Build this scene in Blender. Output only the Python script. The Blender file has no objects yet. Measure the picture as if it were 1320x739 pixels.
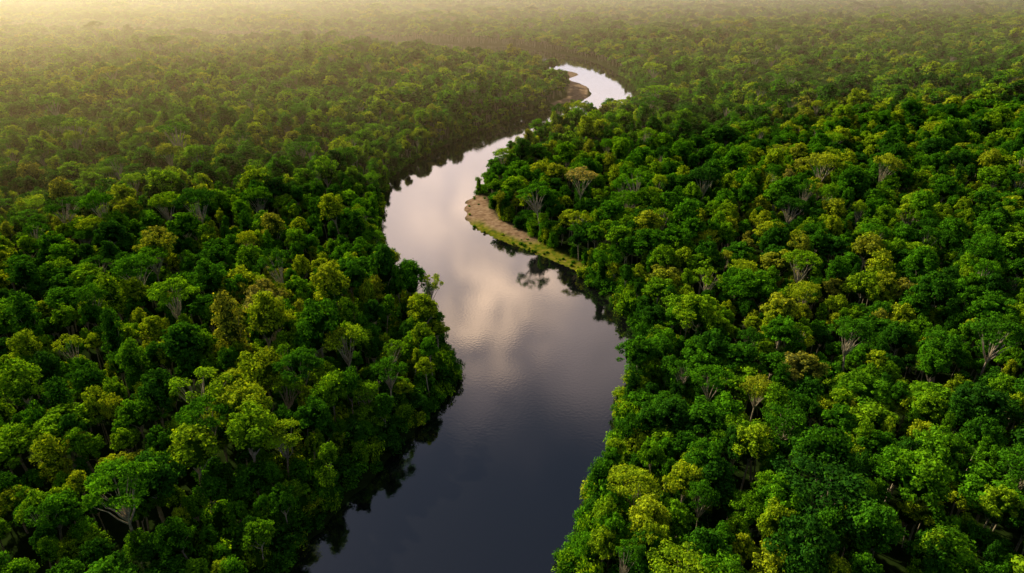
import bpy, math
import numpy as np
from mathutils import Vector

rng = np.random.default_rng(7)
scene = bpy.context.scene
scene.view_settings.view_transform = 'Standard'
scene.view_settings.look = 'None'
scene.view_settings.exposure = 0

# ------------------------------------------------------------------ layout (metres)
LEFT = [(-95,-600),(-90,-200),(-82,0),(-72,70),(-59.6,127),(-55.5,138.4),(-51.2,147.4),(-43,163.5),(-33.9,184.3),(-24.7,204.3),
        (-20.5,216),(-22.7,229),(-32.5,256.6),(-50,289),(-66,326),(-80,392),(-86,465),(-73,525),(-44,592),(-12,650),
        (34,712),(83,772),(91,851),(74,902),(89,945),(62,985),(15,1020),(-45,1070),(-130,1130),(-260,1190),(-450,1260),(-900,1400),(-1500,1700)]
RIGHT = [(5,-600),(2,-200),(6,0),(12,70),(15.4,112),(12.5,125),(19.8,142),(23.2,155),(30.4,167),(35,185),(40,207),(49,230),(51,251),(47.4,273),
         (39.5,297.6),(31.5,315),(12.5,337),(-8.8,359),(-25,381),(-30.6,412),(-25,436),(-11,472),(12.4,547),(40.5,599),(81,661),
         (117,710),(142,770),(149,843),(140,966),(112,1085),(55,1190),(-40,1260),(-140,1300),(-260,1325),(-450,1370),(-900,1490),(-1500,1800)]
SAND = [(36,312),(31.5,315),(12.5,337),(-8.8,359),(-25,381),(-30.6,412),(-25,436),(-19,430),(-15,410),(-10,390),(15,351),(37,318)]
SAND2 = [(42,724),(83,772),(91,851),(74,902),(89,945),(62,985),(15,1020),(-45,1070),(-56,1061),(5,1005),(38,965),(42,925),(58,902),(70,851),(62,774),(38,730)]

def smooth(pts, k=5):
    P = np.array([pts[0]]+list(pts)+[pts[-1]], float); out=[]
    for i in range(1,len(P)-2):
        p0,p1,p2,p3=P[i-1:i+3]
        for t in np.arange(k)/k:
            out.append(0.5*((2*p1)+(-p0+p2)*t+(2*p0-5*p1+4*p2-p3)*t*t+(-p0+3*p1-3*p2+p3)*t**3))
    out.append(P[-2]); return np.array(out)
Ls, Rs = smooth(LEFT), smooth(RIGHT)
for A in (Ls,Rs):
    n=len(A); A[5:-5]+=rng.normal(0,0.8,(n-10,2))
RIVER = np.vstack([Ls, Rs[::-1]])

def inside(P, poly):
    x,y=P[:,0],P[:,1]; c=np.zeros(len(P),bool); n=len(poly)
    for i in range(n):
        x1,y1=poly[i]; x2,y2=poly[(i+1)%n]
        if y1==y2: continue
        m=((y1>y)!=(y2>y))&(x<(x2-x1)*(y-y1)/(y2-y1)+x1); c^=m
    return c
def dist(P, poly):
    d=np.full(len(P),1e9); n=len(poly)
    for i in range(n):
        a=poly[i]; b=poly[(i+1)%n]; ab=b-a; L=ab@ab
        if L<1e-9: continue
        t=np.clip(((P-a)@ab)/L,0,1); q=a+t[:,None]*ab
        d=np.minimum(d,np.hypot(P[:,0]-q[:,0],P[:,1]-q[:,1]))
    return d
def sdf(P, poly):            # positive outside
    poly=np.asarray(poly,float); d=dist(P,poly); return np.where(inside(P,poly),-d,d)
def sandd(P): return np.minimum(sdf(P,SAND),sdf(P,SAND2))

# ------------------------------------------------------------------ node helpers
def newmat(name):
    m=bpy.data.materials.new(name); m.use_nodes=True; nt=m.node_tree; nt.nodes.clear()
    return m,nt
def N(nt,t,**kw):
    n=nt.nodes.new(t)
    for k,v in kw.items():
        if k.startswith('i_'): n.inputs[k[2:]].default_value=v
        else: setattr(n,k,v)
    return n
def ramp(nt,stops):
    r=nt.nodes.new('ShaderNodeValToRGB'); e=r.color_ramp.elements
    while len(e)>1: e.remove(e[-1])
    e[0].position=stops[0][0]; e[0].color=(*stops[0][1],1)
    for p,c in stops[1:]:
        q=e.new(p); q.color=(*c,1)
    return r
def mixc(nt,blend='MIX',fac=0.5):
    n=nt.nodes.new('ShaderNodeMix'); n.data_type='RGBA'; n.blend_type=blend; n.inputs[0].default_value=fac; return n

# foliage
def foliage_mat(name, shift=0.0):
    m,nt=newmat(name); L=nt.links.new
    oi=N(nt,'ShaderNodeObjectInfo'); at=N(nt,'ShaderNodeAttribute',attribute_name='tint')
    geo=N(nt,'ShaderNodeNewGeometry')
    nz=N(nt,'ShaderNodeTexNoise',i_Scale=0.012,i_Detail=3.0); L(geo.outputs['Position'],nz.inputs['Vector'])
    a=N(nt,'ShaderNodeMath',operation='MULTIPLY_ADD'); L(nz.outputs['Fac'],a.inputs[0]); a.inputs[1].default_value=0.9
    L(oi.outputs['Random'],a.inputs[2])
    b=N(nt,'ShaderNodeMath',operation='MULTIPLY_ADD'); L(a.outputs[0],b.inputs[0]); b.inputs[1].default_value=0.75; b.inputs[2].default_value=-0.22+shift
    r=ramp(nt,[(0.0,(.022,.088,.016)),(.25,(.040,.160,.013)),(.5,(.082,.280,.013)),(.68,(.180,.390,.016)),(.83,(.320,.450,.024)),(.94,(.230,.270,.050)),(1,(.38,.38,.16))])
    L(b.outputs[0],r.inputs[0])
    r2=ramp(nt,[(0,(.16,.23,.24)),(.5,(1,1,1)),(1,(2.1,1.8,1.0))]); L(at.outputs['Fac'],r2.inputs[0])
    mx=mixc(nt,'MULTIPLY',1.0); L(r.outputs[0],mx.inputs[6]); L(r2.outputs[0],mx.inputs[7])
    d=N(nt,'ShaderNodeBsdfDiffuse'); L(mx.outputs[2],d.inputs[0])
    tr=N(nt,'ShaderNodeBsdfTranslucent'); mt=mixc(nt,'MULTIPLY',1.0); L(mx.outputs[2],mt.inputs[6]); mt.inputs[7].default_value=(1.8,1.5,.6,1); L(mt.outputs[2],tr.inputs[0])
    ms=N(nt,'ShaderNodeMixShader',i_Fac=0.32); L(d.outputs[0],ms.inputs[1]); L(tr.outputs[0],ms.inputs[2])
    o=N(nt,'ShaderNodeOutputMaterial'); L(ms.outputs[0],o.inputs[0]); return m
M_LEAF=foliage_mat('rainforest_foliage')
M_PALE=foliage_mat('pale_blossom_foliage',0.42)
def bark():
    m,nt=newmat('pale_bark'); L=nt.links.new
    tc=N(nt,'ShaderNodeTexCoord'); nz=N(nt,'ShaderNodeTexNoise',i_Scale=1.5,i_Detail=5.0); L(tc.outputs['Object'],nz.inputs['Vector'])
    r=ramp(nt,[(.3,(.24,.19,.15)),(.7,(.56,.50,.42))]); L(nz.outputs['Fac'],r.inputs[0])
    p=N(nt,'ShaderNodeBsdfDiffuse'); L(r.outputs[0],p.inputs[0])
    o=N(nt,'ShaderNodeOutputMaterial'); L(p.outputs[0],o.inputs[0]); return m
M_BARK=bark()

# ------------------------------------------------------------------ tree builder
def leaves(r, puffs, n, size, down=0.25):
    puffs=np.array(puffs,float)                     # cx cy cz rx ry rz
    w=puffs[:,3]*puffs[:,4]; idx=r.choice(len(puffs),n,p=w/w.sum())
    d=r.normal(size=(n,3)); d/=np.linalg.norm(d,axis=1)[:,None]
    flip=(d[:,2]<-0.15)&(r.random(n)>down); d[flip,2]*=-1
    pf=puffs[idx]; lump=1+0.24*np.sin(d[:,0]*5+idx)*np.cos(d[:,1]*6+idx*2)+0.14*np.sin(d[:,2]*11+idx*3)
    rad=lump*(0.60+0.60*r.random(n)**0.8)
    c=pf[:,:3]+d*pf[:,3:6]*rad[:,None]
    nn=d/pf[:,3:6]; nn/=np.linalg.norm(nn,axis=1)[:,None]
    nn=nn+r.normal(0,0.40,(n,3)); nn/=np.linalg.norm(nn,axis=1)[:,None]
    t=np.cross(nn,r.normal(size=(n,3))); t/=np.linalg.norm(t,axis=1)[:,None]; b=np.cross(nn,t)
    l=size*(0.5+1.0*r.random(n)); wd=l*(0.45+0.3*r.random(n))
    V=np.stack([c-t*l[:,None]/2, c+b*wd[:,None]/2, c+t*l[:,None]/2, c-b*wd[:,None]/2],1).reshape(-1,3)
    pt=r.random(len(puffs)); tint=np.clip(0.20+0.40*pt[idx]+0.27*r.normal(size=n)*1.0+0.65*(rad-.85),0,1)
    return V, tint
def tube(p0,p1,r0,r1,V,F,sides=6,bend=0.0,r=None,segs=3):
    p0=np.array(p0,float);p1=np.array(p1,float); ax=p1-p0; L=np.linalg.norm(ax); ax/=L
    u=np.cross(ax,[0.3,1,.1]); u/=np.linalg.norm(u); v=np.cross(ax,u)
    off=(r.normal(size=3)*bend*L) if r is not None else np.zeros(3)
    base=len(V)
    for s in range(segs+1):
        f=s/segs; c=p0+(p1-p0)*f+off*math.sin(math.pi*f); rr=r0+(r1-r0)*f
        for k in range(sides):
            a=2*math.pi*k/sides; V.append(c+rr*(math.cos(a)*u+math.sin(a)*v))
    for s in range(segs):
        for k in range(sides):
            k2=(k+1)%sides; F.append((base+s*sides+k,base+s*sides+k2,base+(s+1)*sides+k2,base+(s+1)*sides+k))
def core(cx,cy,cz,R,Rz,V,F,r,nu=12,nv=6):   # opaque dark hull added inside the crown to block light
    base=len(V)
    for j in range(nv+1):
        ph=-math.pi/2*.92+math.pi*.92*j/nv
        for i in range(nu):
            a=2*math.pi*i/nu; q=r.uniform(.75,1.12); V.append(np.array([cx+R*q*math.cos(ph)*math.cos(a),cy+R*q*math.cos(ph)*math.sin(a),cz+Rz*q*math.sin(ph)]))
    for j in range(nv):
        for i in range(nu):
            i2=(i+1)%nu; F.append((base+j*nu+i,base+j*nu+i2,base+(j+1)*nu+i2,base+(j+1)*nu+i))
def dome(r,n,R,Rz,zc,pr,lo=0.0,jit=.25):
    P=[]; g=2.39996
    for i in range(n):
        z=lo+(1-lo)*(1-(i+.5)/n); rr=math.sqrt(max(0,1-z*z)) if z>0 else 1.0
        a=i*g+r.normal()*.45; s=r.uniform(.95-jit,.95+jit); q=pr*r.uniform(.5,1.4)
        P.append((R*rr*math.cos(a)*s,R*rr*math.sin(a)*s,zc+Rz*z*r.uniform(.66,1.24),q,q*r.uniform(.75,1.15),q*r.uniform(.6,.95)))
    return P
def build_tree(name,seed,kind,nleaf,size,leafmat=M_LEAF):
    r=np.random.default_rng(seed); TV=[];TF=[]; cr=None
    if kind=='round':
        R=r.uniform(3.5,4.4); P=dome(r,48,R,R*1.1,14.5,R*.24,-.2); fork=11; cr=(0,0,15.0,R*.74,R*.80)
        tr=.32; top=15
    elif kind=='lumpy':
        R=r.uniform(3.0,4.2); P=dome(r,26,R,4.6,15,1.05,-.3)
        for _ in range(20):
            a=r.uniform(0,6.28); q=r.uniform(.6,1.4); f=r.uniform(.3,1.35); P.append((R*f*math.cos(a),R*f*math.sin(a),21.5-6*f+r.uniform(-1.2,1.8),q,q,q*.85))
        cr=(0,0,15.1,R*.70,3.6)
        fork=10; tr=.32; top=15
    elif kind=='tall':
        P=[]
        for i in range(30):
            z=9+13*i/30; rr=3.2*(1-((z-14)/9)**2)**.5*r.uniform(.8,1.2); a=i*2.4; q=r.uniform(.8,1.5); P.append((rr*.75*math.cos(a),rr*.75*math.sin(a),z,q,q,q))
        P.append((0,0,22,1.4,1.4,1.6)); fork=9; tr=.28; top=18; cr=(0,0,15,1.8,5.8)
    elif kind in('umbrella','open'):
        R=r.uniform(5.6,7.0); P=dome(r,44,R,3.6,22,1.35,.02); fork=13.5; tr=.42; top=22.5
        P=[(a,b,c,d,e,f*.75) for a,b,c,d,e,f in P]
        if kind=='open': P=P[::2]
    elif kind=='vine':
        P=dome(r,9,3.0,3,13,1.6,0)
        for i in range(30):
            a=r.uniform(0,6.28); z=r.uniform(.3,13); q=r.uniform(.9,1.8); rr=3.2*(1.15-.03*z)*r.uniform(.7,1.15); P.append((rr*math.cos(a),rr*math.sin(a),z,q,q,q*1.2))
        fork=8; tr=.3; top=13; cr=(0,0,7.5,2.7,7.8)
    elif kind=='shrub':
        P=dome(r,12,2.5,2.6,1.6,1.1,-.5); fork=.6; tr=.12; top=2; cr=(0,0,1.3,1.9,2.1)
    tube((0,0,-1),(0,0,fork),tr,tr*.72,TV,TF,8,.02,r,4)
    if kind!='shrub':
        um=kind in('umbrella','open')
        sel=r.permutation(len(P))[:(16 if um else 7)]
        for i in sel:
            p=P[i]; mid=np.array([p[0]*.5,p[1]*.5,fork+(p[2]-fork)*.55])
            if p[2]<fork+.5: continue
            tube((0,0,fork-r.uniform(0,1.5)),mid,tr*.45,tr*.28,TV,TF,5,.05,r,2); tube(mid,(p[0]*1.0+.01,p[1]*1.0,p[2]+(.5 if um else -.2)),tr*.28,tr*.1,TV,TF,4,.06,r,2)
    else:
        for k in range(4):
            a=k*1.6; tube((0,0,.2),(1.6*math.cos(a),1.6*math.sin(a),2.2),.07,.03,TV,TF,4)
    nf=len(TF)
    if cr: core(*cr,TV,TF,r)
    nc=len(TF)-nf
    V,tint=leaves(r,P,nleaf,size,.4 if kind=='vine' else .22)
    nt_=len(TV); verts=np.vstack([np.array(TV),V])
    lf=(np.arange(len(tint)*4)+nt_).reshape(-1,4)
    faces=np.vstack([np.array(TF,int),lf])
    me=bpy.data.meshes.new(name); me.vertices.add(len(verts)); me.vertices.foreach_set('co',verts.ravel())
    me.loops.add(faces.size); me.loops.foreach_set('vertex_index',faces.ravel().astype(np.int32))
    me.polygons.add(len(faces)); me.polygons.foreach_set('loop_start',(np.arange(len(faces))*4).astype(np.int32))
    me.materials.append(M_BARK); me.materials.append(leafmat)
    mi=np.ones(len(faces),np.int32); mi[:nf]=0; me.polygons.foreach_set('material_index',mi)
    me.update(calc_edges=True)
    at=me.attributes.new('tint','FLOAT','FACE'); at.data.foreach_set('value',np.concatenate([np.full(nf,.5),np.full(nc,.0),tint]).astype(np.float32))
    me.validate()
    return me

col=bpy.data.collections.new('rainforest_tree_kinds')
kinds=[]
def proto(kind,seed,n,size,mat=M_LEAF):
    nm='kind_%02d_%s'%(len(kinds),kind); me=build_tree(nm,seed,kind,n,size,mat); o=bpy.data.objects.new(nm,me); col.objects.link(o); kinds.append(kind)
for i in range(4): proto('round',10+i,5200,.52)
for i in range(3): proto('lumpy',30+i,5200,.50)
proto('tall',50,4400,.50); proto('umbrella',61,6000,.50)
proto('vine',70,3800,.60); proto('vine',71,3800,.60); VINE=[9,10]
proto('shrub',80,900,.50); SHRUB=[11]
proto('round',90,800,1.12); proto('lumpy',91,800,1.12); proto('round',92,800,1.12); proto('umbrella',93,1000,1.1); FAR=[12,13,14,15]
proto('open',94,2400,.5,M_LEAF); NEAR=list(range(9))+[16]

# ------------------------------------------------------------------ named emergent trees
EM=[(-87,217,0,1.0),(-129,232,1,1.15),(-69,186,1,1.0),(-57,203,2,1.0),(-183,344,0,1.05),(40,381,3,1.15),(-222,386,3,1.0),(-65,156,2,.85),(-88,160,0,1.0),
    (-96,128,1,1.1),(125,269,0,1.0),(119,209,2,1.0),(166,203,0,1.1),(177,310,1,.9),(-41,192,2,.8),(-161,281,0,.9),(65,381,2,.95),(64,184,0,.85)]
emesh=[build_tree('emergent_tree',200,'umbrella',6500,.5),build_tree('emergent_tree',201,'umbrella',8000,.5),build_tree('emergent_tree',202,'umbrella',5500,.5),
       build_tree('flowering_tree',203,'umbrella',4800,.45,M_PALE)]
for i,(x,y,k,s) in enumerate(EM):
    o=bpy.data.objects.new('flowering_canopy_tree' if k==3 else 'emergent_canopy_tree',emesh[k]); scene.collection.objects.link(o)
    o.location=(x,y,1.5); o.rotation_euler=(0,0,i*1.9); o.scale=(s,s,s*1.08)
EMP=np.array([(e[0],e[1]) for e in EM],float)

# ------------------------------------------------------------------ forest points
def hexgrid(sp,y0,y1,k,jit):
    out=[]; ys=np.arange(y0,y1,sp*.87)
    for j,y in enumerate(ys):
        w=k*max(y,0)+80; xs=np.arange(-w,w,sp)+(j%2)*sp/2; out.append(np.stack([xs,np.full(len(xs),y)],1))
    P=np.vstack(out); return P+rng.normal(0,sp*jit,P.shape)
def land(P,inset):
    d=sdf(P,RIVER); return (d>inset)&(sandd(P)>2.0), d
pts=[];pro=[];scl=[]
def add(P,choices,s,sz=None,z=1.5,p=None):
    n=len(P); pts.append(P); pro.append(rng.choice(choices,n,p=p)); pts_z.append(np.full(n,z))
    a=np.stack([s*rng.uniform(.88,1.12,n),s*rng.uniform(.88,1.12,n),(sz if sz is not None else s)*rng.uniform(.74,1.26,n)],1); scl.append(a)
pts_z=[]
def region(P):
    return 1+.10*np.sin(P[:,0]/47+P[:,1]/80)+.08*np.sin(P[:,1]/35-P[:,0]/61)
P=hexgrid(7.2,70,620,.76,.30); ok,d=land(P,3.4); ok&=(rng.random(len(P))>np.where(d>15,.06,0)); P=P[ok]; d=d[ok]
de=np.min(np.hypot(P[:,None,0]-EMP[None,:,0],P[:,None,1]-EMP[None,:,1]),axis=1); k=de>4.2; P=P[k]; d=d[k]; de=de[k]
s=rng.choice([.52,.7,.88,1.12,1.6],len(P),p=[.24,.28,.24,.16,.08]); edge=np.clip(d/18,0,1); s=s*(.82+.18*edge); s=np.where(de<9,np.minimum(s,.75),s)
sz=(.56+.44*s)*(.76+.24*edge)*region(P); sz=np.where(de<9,.70,sz)
add(P,NEAR,s,sz,p=[.14,.14,.14,.13,.13,.13,.1,.05,.023,.017])
P=hexgrid(9.6,620,1200,.76,.29); ok,d=land(P,4.5); P=P[ok]; d=d[ok]; s=rng.choice([.8,1.05,1.35,1.9],len(P),p=[.32,.35,.25,.08])
add(P,FAR,s,(.52+.38*s)*(.62+.38*np.clip(d/40,0,1))*region(P),p=[.33,.33,.31,.03])
P=hexgrid(13,1200,2900,.75,.28); ok,d=land(P,5); P=P[ok]; d=d[ok]; s=rng.choice([1.3,1.7,2.2],len(P))
add(P,FAR,s,(.5+.3*s)*(.75+.25*np.clip(d/50,0,1))*region(P),p=[.33,.33,.31,.03])
# bank fringe: shrubs and vine curtains hanging to the water
for bi,B in enumerate((Ls,Rs)):
    seg=np.diff(B,axis=0); ln=np.hypot(*seg.T)
    for i in range(len(seg)):
        if B[i][1]<60 or B[i][1]>(760 if bi==0 else 930): continue
        n=max(1,int(ln[i]/1.8))
        q=B[i]+rng.random((n,1))*seg[i]+rng.normal(0,2.0,(n,2)); ok,d=land(q,.2); q=q[ok]
        if len(q): add(q,SHRUB,rng.uniform(.5,1.2,len(q)),None,.2)
        n=max(1,int(ln[i]/2.4)); q=B[i]+rng.random((n,1))*seg[i]+rng.normal(0,3.8,(n,2)); ok,d=land(q,1.8); q=q[ok]
        if len(q): add(q,VINE,rng.uniform(.5,.85,len(q)),rng.uniform(.4,1.0,len(q)),.6)
P=hexgrid(6,70,300,.45,.3); ok,d=land(P,2.5); k=ok&(d<30); P=P[k]; add(P,SHRUB,rng.uniform(1.0,1.7,len(P)),rng.uniform(1.2,2.4,len(P)),1.2)
S=np.array(SAND,float)
q=rng.uniform([-12,300],[60,450],(500,2)); d=sdf(q,S); k=(d>1.5)&(d<6)&(sdf(q,RIVER)>3); q=q[k]; add(q,VINE,rng.uniform(.5,.8,len(q)),rng.uniform(.4,.9,len(q)),1.)
q=rng.uniform([-30,310],[42,440],(1500,2)); d=sdf(q,S); k=(d<3)&(d>-6)&(sdf(q,RIVER)>1.0)&((rng.random(1500)<np.where(q[:,1]<365,.4,.12))|(d>0)); q=q[k]; add(q,SHRUB,rng.uniform(.12,.34,len(q)),None,.2)
P=np.vstack(pts); pr=np.concatenate(pro).astype(np.int32); SC=np.vstack(scl).astype(np.float32); Z=np.concatenate(pts_z)
n=len(P); print('FOREST',n)
me=bpy.data.meshes.new('rainforest_points'); me.vertices.add(n); me.vertices.foreach_set('co',np.column_stack([P,Z]).astype(np.float32).ravel())
a=me.attributes.new('kind','INT','POINT'); a.data.foreach_set('value',pr)
a=me.attributes.new('size','FLOAT_VECTOR','POINT'); a.data.foreach_set('vector',SC.ravel())
rot=np.column_stack([rng.normal(0,.08,n),rng.normal(0,.08,n),rng.uniform(0,6.283,n)]).astype(np.float32)
a=me.attributes.new('turn','FLOAT_VECTOR','POINT'); a.data.foreach_set('vector',rot.ravel())
me.update()
fo=bpy.data.objects.new('rainforest',me); scene.collection.objects.link(fo)
ng=bpy.data.node_groups.new('scatter_trees','GeometryNodeTree')
ng.interface.new_socket('Geometry',in_out='INPUT',socket_type='NodeSocketGeometry'); ng.interface.new_socket('Geometry',in_out='OUTPUT',socket_type='NodeSocketGeometry')
gi=ng.nodes.new('NodeGroupInput'); go=ng.nodes.new('NodeGroupOutput')
iop=ng.nodes.new('GeometryNodeInstanceOnPoints'); ci=ng.nodes.new('GeometryNodeCollectionInfo')
ci.inputs['Collection'].default_value=col; ci.inputs['Separate Children'].default_value=True; ci.inputs['Reset Children'].default_value=True
def na(nm,t):
    x=ng.nodes.new('GeometryNodeInputNamedAttribute'); x.data_type=t; x.inputs['Name'].default_value=nm; return [o for o in x.outputs if o.enabled and o.name=='Attribute'][0]
K=ng.links.new; K(gi.outputs[0],iop.inputs['Points']); K(ci.outputs[0],iop.inputs['Instance']); iop.inputs['Pick Instance'].default_value=True
K(na('kind','INT'),iop.inputs['Instance Index']); K(na('size','FLOAT_VECTOR'),iop.inputs['Scale']); K(na('turn','FLOAT_VECTOR'),iop.inputs['Rotation'])
K(iop.outputs[0],go.inputs[0])
md=fo.modifiers.new('scatter','NODES'); md.node_group=ng

# ------------------------------------------------------------------ ground
def axis(fine0,fine1,st,lo,hi):
    f=list(np.arange(fine0,fine1,st)); x=fine1; s=st
    while x<hi: f.append(x); s*=1.35; x+=s
    f.append(hi); x=fine0; s=st
    while x>lo: s*=1.35; x-=s; f.insert(0,max(x,lo))
    return np.array(f)
xs=axis(-150,165,2.5,-15000,15000); ys=axis(60,1380,3,-1500,22000)
X,Y=np.meshgrid(xs,ys); G=np.column_stack([X.ravel(),Y.ravel()])
d=sdf(G,RIVER); sm=np.clip((2.5-sandd(G))/3,0,1)
zb=np.where(d>0,np.minimum(1.6,d*.5),np.maximum(-2.5,d*.4)); zs=np.where(d>0,np.minimum(1.3,d*.09),np.maximum(-2.5,d*.15))
z=zb*(1-sm)+zs*sm+np.where(d>1,.06*np.sin(G[:,0]*.9)*np.cos(G[:,1]*.7),0)
grass=np.maximum(np.clip((9.5-d)/3,0,1)*np.clip((392-G[:,1])/12,0,1),np.clip((356-G[:,1])/8,0,1))
nx,ny=len(xs),len(ys); ii=np.arange(nx*ny).reshape(ny,nx)
F=np.stack([ii[:-1,:-1],ii[:-1,1:],ii[1:,1:],ii[1:,:-1]],-1).reshape(-1,4)
def gridmesh(name,V,F,mat):
    me=bpy.data.meshes.new(name); me.vertices.add(len(V)); me.vertices.foreach_set('co',V.astype(np.float32).ravel())
    me.loops.add(F.size); me.loops.foreach_set('vertex_index',F.ravel().astype(np.int32)); me.polygons.add(len(F))
    me.polygons.foreach_set('loop_start',(np.arange(len(F))*4).astype(np.int32)); me.update(calc_edges=True); me.materials.append(mat)
    me.polygons.foreach_set('use_smooth',np.ones(len(F),bool))
    o=bpy.data.objects.new(name,me); scene.collection.objects.link(o); return o
m,nt=newmat('forest_floor_and_sand'); L=nt.links.new
geo=N(nt,'ShaderNodeNewGeometry'); nz=N(nt,'ShaderNodeTexNoise',i_Scale=.35,i_Detail=8.0); L(geo.outputs['Position'],nz.inputs['Vector'])
r1=ramp(nt,[(.3,(.010,.020,.006)),(.7,(.024,.044,.010))]); L(nz.outputs['Fac'],r1.inputs[0])
r2=ramp(nt,[(.3,(.20,.12,.08)),(.55,(.36,.24,.17)),(.75,(.46,.34,.25))]); L(nz.outputs['Fac'],r2.inputs[0])
r3=ramp(nt,[(.35,(.08,.13,.012)),(.55,(.22,.22,.02)),(.75,(.33,.25,.09))]); L(nz.outputs['Fac'],r3.inputs[0])
ga=N(nt,'ShaderNodeAttribute',attribute_name='grass'); sa=N(nt,'ShaderNodeAttribute',attribute_name='sand')
x1=mixc(nt); L(ga.outputs['Fac'],x1.inputs[0]); L(r2.outputs[0],x1.inputs[6]); L(r3.outputs[0],x1.inputs[7])
x2=mixc(nt); L(sa.outputs['Fac'],x2.inputs[0]); L(r1.outputs[0],x2.inputs[6]); L(x1.outputs[2],x2.inputs[7])
p=N(nt,'ShaderNodeBsdfDiffuse'); L(x2.outputs[2],p.inputs[0]); bm=N(nt,'ShaderNodeBump',i_Strength=.5,i_Distance=.3); L(nz.outputs['Fac'],bm.inputs['Height']); L(bm.outputs[0],p.inputs['Normal'])
o=N(nt,'ShaderNodeOutputMaterial'); L(p.outputs[0],o.inputs[0])
g=gridmesh('ground',np.column_stack([G,z]),F,m)
a=g.data.attributes.new('sand','FLOAT','POINT'); a.data.foreach_set('value',sm.astype(np.float32))
a=g.data.attributes.new('grass','FLOAT','POINT'); a.data.foreach_set('value',grass.astype(np.float32))

# ------------------------------------------------------------------ river water
m,nt=newmat('river_water'); L=nt.links.new
geo=N(nt,'ShaderNodeNewGeometry'); n1=N(nt,'ShaderNodeTexNoise',i_Scale=.9,i_Detail=4.0); L(geo.outputs['Position'],n1.inputs['Vector'])
n2=N(nt,'ShaderNodeTexNoise',i_Scale=.05,i_Detail=2.0); L(geo.outputs['Position'],n2.inputs['Vector'])
mm=N(nt,'ShaderNodeMath',operation='MULTIPLY'); L(n1.outputs['Fac'],mm.inputs[0]); L(n2.outputs['Fac'],mm.inputs[1])
bm=N(nt,'ShaderNodeBump',i_Strength=.2,i_Distance=.13); L(mm.outputs[0],bm.inputs['Height'])
df=N(nt,'ShaderNodeBsdfDiffuse'); df.inputs[0].default_value=(.006,.006,.008,1)
gl=N(nt,'ShaderNodeBsdfGlossy',i_Roughness=.025); gl.inputs[0].default_value=(1,.98,.98,1); L(bm.outputs[0],gl.inputs['Normal'])
fr=N(nt,'ShaderNodeFresnel',i_IOR=2.35); L(bm.outputs[0],fr.inputs['Normal'])
ms=N(nt,'ShaderNodeMixShader'); L(fr.outputs[0],ms.inputs[0]); L(df.outputs[0],ms.inputs[1]); L(gl.outputs[0],ms.inputs[2])
o=N(nt,'ShaderNodeOutputMaterial'); L(ms.outputs[0],o.inputs[0])
wx=np.array([-1600,-400,300.]); wy=np.array([-600,600,2600.]); X,Y=np.meshgrid(wx,wy); ii=np.arange(9).reshape(3,3)
F=np.stack([ii[:-1,:-1],ii[:-1,1:],ii[1:,1:],ii[1:,:-1]],-1).reshape(-1,4)
gridmesh('river',np.column_stack([X.ravel(),Y.ravel(),np.zeros(9)]),F,m)

# ------------------------------------------------------------------ haze: thin layer over the whole valley and a thicker bank beyond, both nearer on the sun side
def haze(C,z0,z1,dens,aniso,colr):
    m,nt=newmat('morning_haze'); vs=N(nt,'ShaderNodeVolumeScatter',i_Density=dens,i_Anisotropy=aniso); vs.inputs[0].default_value=(*colr,1)
    o=N(nt,'ShaderNodeOutputMaterial'); nt.links.new(vs.outputs[0],o.inputs['Volume'])
    k=len(C); me=bpy.data.meshes.new('morning_haze')
    me.from_pydata([(x,y,z0) for x,y in C]+[(x,y,z1) for x,y in C],[],[tuple(range(k))[::-1],tuple(range(k,2*k))]+[(i,(i+1)%k,(i+1)%k+k,i+k) for i in range(k)])
    me.materials.append(m); o=bpy.data.objects.new('morning_haze',me); scene.collection.objects.link(o)
haze([(-7000,-300),(-500,180),(0,430),(1200,1000),(7000,2200),(7000,12000),(-7000,12000)],-6,152,.00040,.66,(1,.78,.44))
haze([(-6900,-200),(-500,780),(0,1100),(1200,1600),(6900,2700),(6900,11900),(-6900,11900)],-5,140,.00065,.64,(1,.80,.54))

# ------------------------------------------------------------------ light
AZ=math.radians(-47); EL=math.radians(31)
S=Vector((math.sin(AZ)*math.cos(EL),math.cos(AZ)*math.cos(EL),math.sin(EL)))
ld=bpy.data.lights.new('sun','SUN'); ld.energy=5.0; ld.angle=math.radians(.6); ld.color=(1,.86,.50)
lo=bpy.data.objects.new('sun',ld); scene.collection.objects.link(lo); lo.rotation_euler=S.to_track_quat('Z','Y').to_euler(); lo.location=(-300,400,400)
w=bpy.data.worlds.new('World'); scene.world=w; w.use_nodes=True; nt=w.node_tree; nt.nodes.clear(); L=nt.links.new
sk=N(nt,'ShaderNodeTexSky',sky_type='NISHITA',sun_disc=False,sun_elevation=EL,sun_rotation=AZ,dust_density=1.0)
tc=N(nt,'ShaderNodeTexCoord')
tot=None
for (cx,cy,cz,rad,amp) in [(-.028,.885,.468,.08,.36),(-.055,.905,.42,.065,.26),(.03,.905,.435,.055,.26),(-.09,.93,.33,.06,.2),(-.6,.3,.7,.25,.15),(.2,-.6,.7,.3,.15)]:
    v=Vector((cx,cy,cz)).normalized()
    dn=N(nt,'ShaderNodeVectorMath',operation='DISTANCE'); L(tc.outputs['Generated'],dn.inputs[0]); dn.inputs[1].default_value=v
    mr=N(nt,'ShaderNodeMapRange',interpolation_type='SMOOTHSTEP'); L(dn.outputs['Value'],mr.inputs[0]); mr.inputs[1].default_value=rad*1.6; mr.inputs[2].default_value=rad*.1; mr.inputs[4].default_value=amp
    if tot is None: tot=mr.outputs[0]
    else:
        q=N(nt,'ShaderNodeMath',operation='MAXIMUM'); L(tot,q.inputs[0]); L(mr.outputs[0],q.inputs[1]); tot=q.outputs[0]
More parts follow.
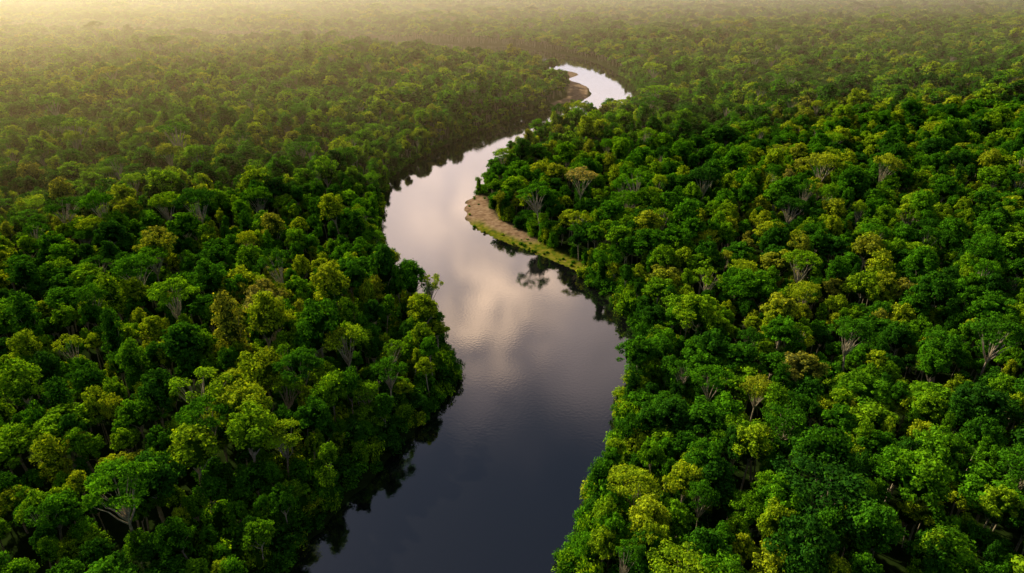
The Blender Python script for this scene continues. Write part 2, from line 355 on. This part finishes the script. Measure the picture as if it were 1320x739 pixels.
nf=N(nt,'ShaderNodeTexNoise',i_Scale=17.0,i_Detail=6.0); L(tc.outputs['Generated'],nf.inputs['Vector'])
nr2=N(nt,'ShaderNodeMapRange'); L(nf.outputs['Fac'],nr2.inputs[0]); nr2.inputs[1].default_value=.38; nr2.inputs[2].default_value=.60; nr2.inputs[3].default_value=.05
q=N(nt,'ShaderNodeMath',operation='MULTIPLY'); L(tot,q.inputs[0]); L(nr2.outputs[0],q.inputs[1])
# warm glow added low in the sky ahead, to brighten the river's reflection
sx=N(nt,'ShaderNodeSeparateXYZ'); L(tc.outputs['Generated'],sx.inputs[0])
nd=N(nt,'ShaderNodeTexNoise',i_Scale=6.0,i_Detail=5.0); L(tc.outputs['Generated'],nd.inputs['Vector'])
zn=N(nt,'ShaderNodeMath',operation='MULTIPLY_ADD'); L(nd.outputs['Fac'],zn.inputs[0]); zn.inputs[1].default_value=-.24; L(sx.outputs[2],zn.inputs[2])
hz=N(nt,'ShaderNodeMapRange',interpolation_type='SMOOTHSTEP'); L(zn.outputs[0],hz.inputs[0]); hz.inputs[1].default_value=.54; hz.inputs[2].default_value=.06; hz.inputs[4].default_value=.36
ay=N(nt,'ShaderNodeMapRange',interpolation_type='SMOOTHSTEP'); L(sx.outputs[1],ay.inputs[0]); ay.inputs[1].default_value=.68; ay.inputs[2].default_value=.84
hm=N(nt,'ShaderNodeMath',operation='MULTIPLY'); L(hz.outputs[0],hm.inputs[0]); L(ay.outputs[0],hm.inputs[1])
mxa=mixc(nt); L(hm.outputs[0],mxa.inputs[0]); L(sk.outputs[0],mxa.inputs[6]); mxa.inputs[7].default_value=(156,120,102,1)
mx=mixc(nt); L(q.outputs[0],mx.inputs[0]); L(mxa.outputs[2],mx.inputs[6]); mx.inputs[7].default_value=(180,126,80,1)
bg=N(nt,'ShaderNodeBackground',i_Strength=.05); L(mx.outputs[2],bg.inputs[0])
o=N(nt,'ShaderNodeOutputWorld'); L(bg.outputs[0],o.inputs[0])

# ------------------------------------------------------------------ camera
cd=bpy.data.cameras.new('camera'); cd.lens=24; cd.sensor_width=36; cd.clip_start=1; cd.clip_end=60000
co=bpy.data.objects.new('camera',cd); scene.collection.objects.link(co); co.location=(0,0,145); co.rotation_euler=(math.radians(90-26),0,0)
scene.camera=co
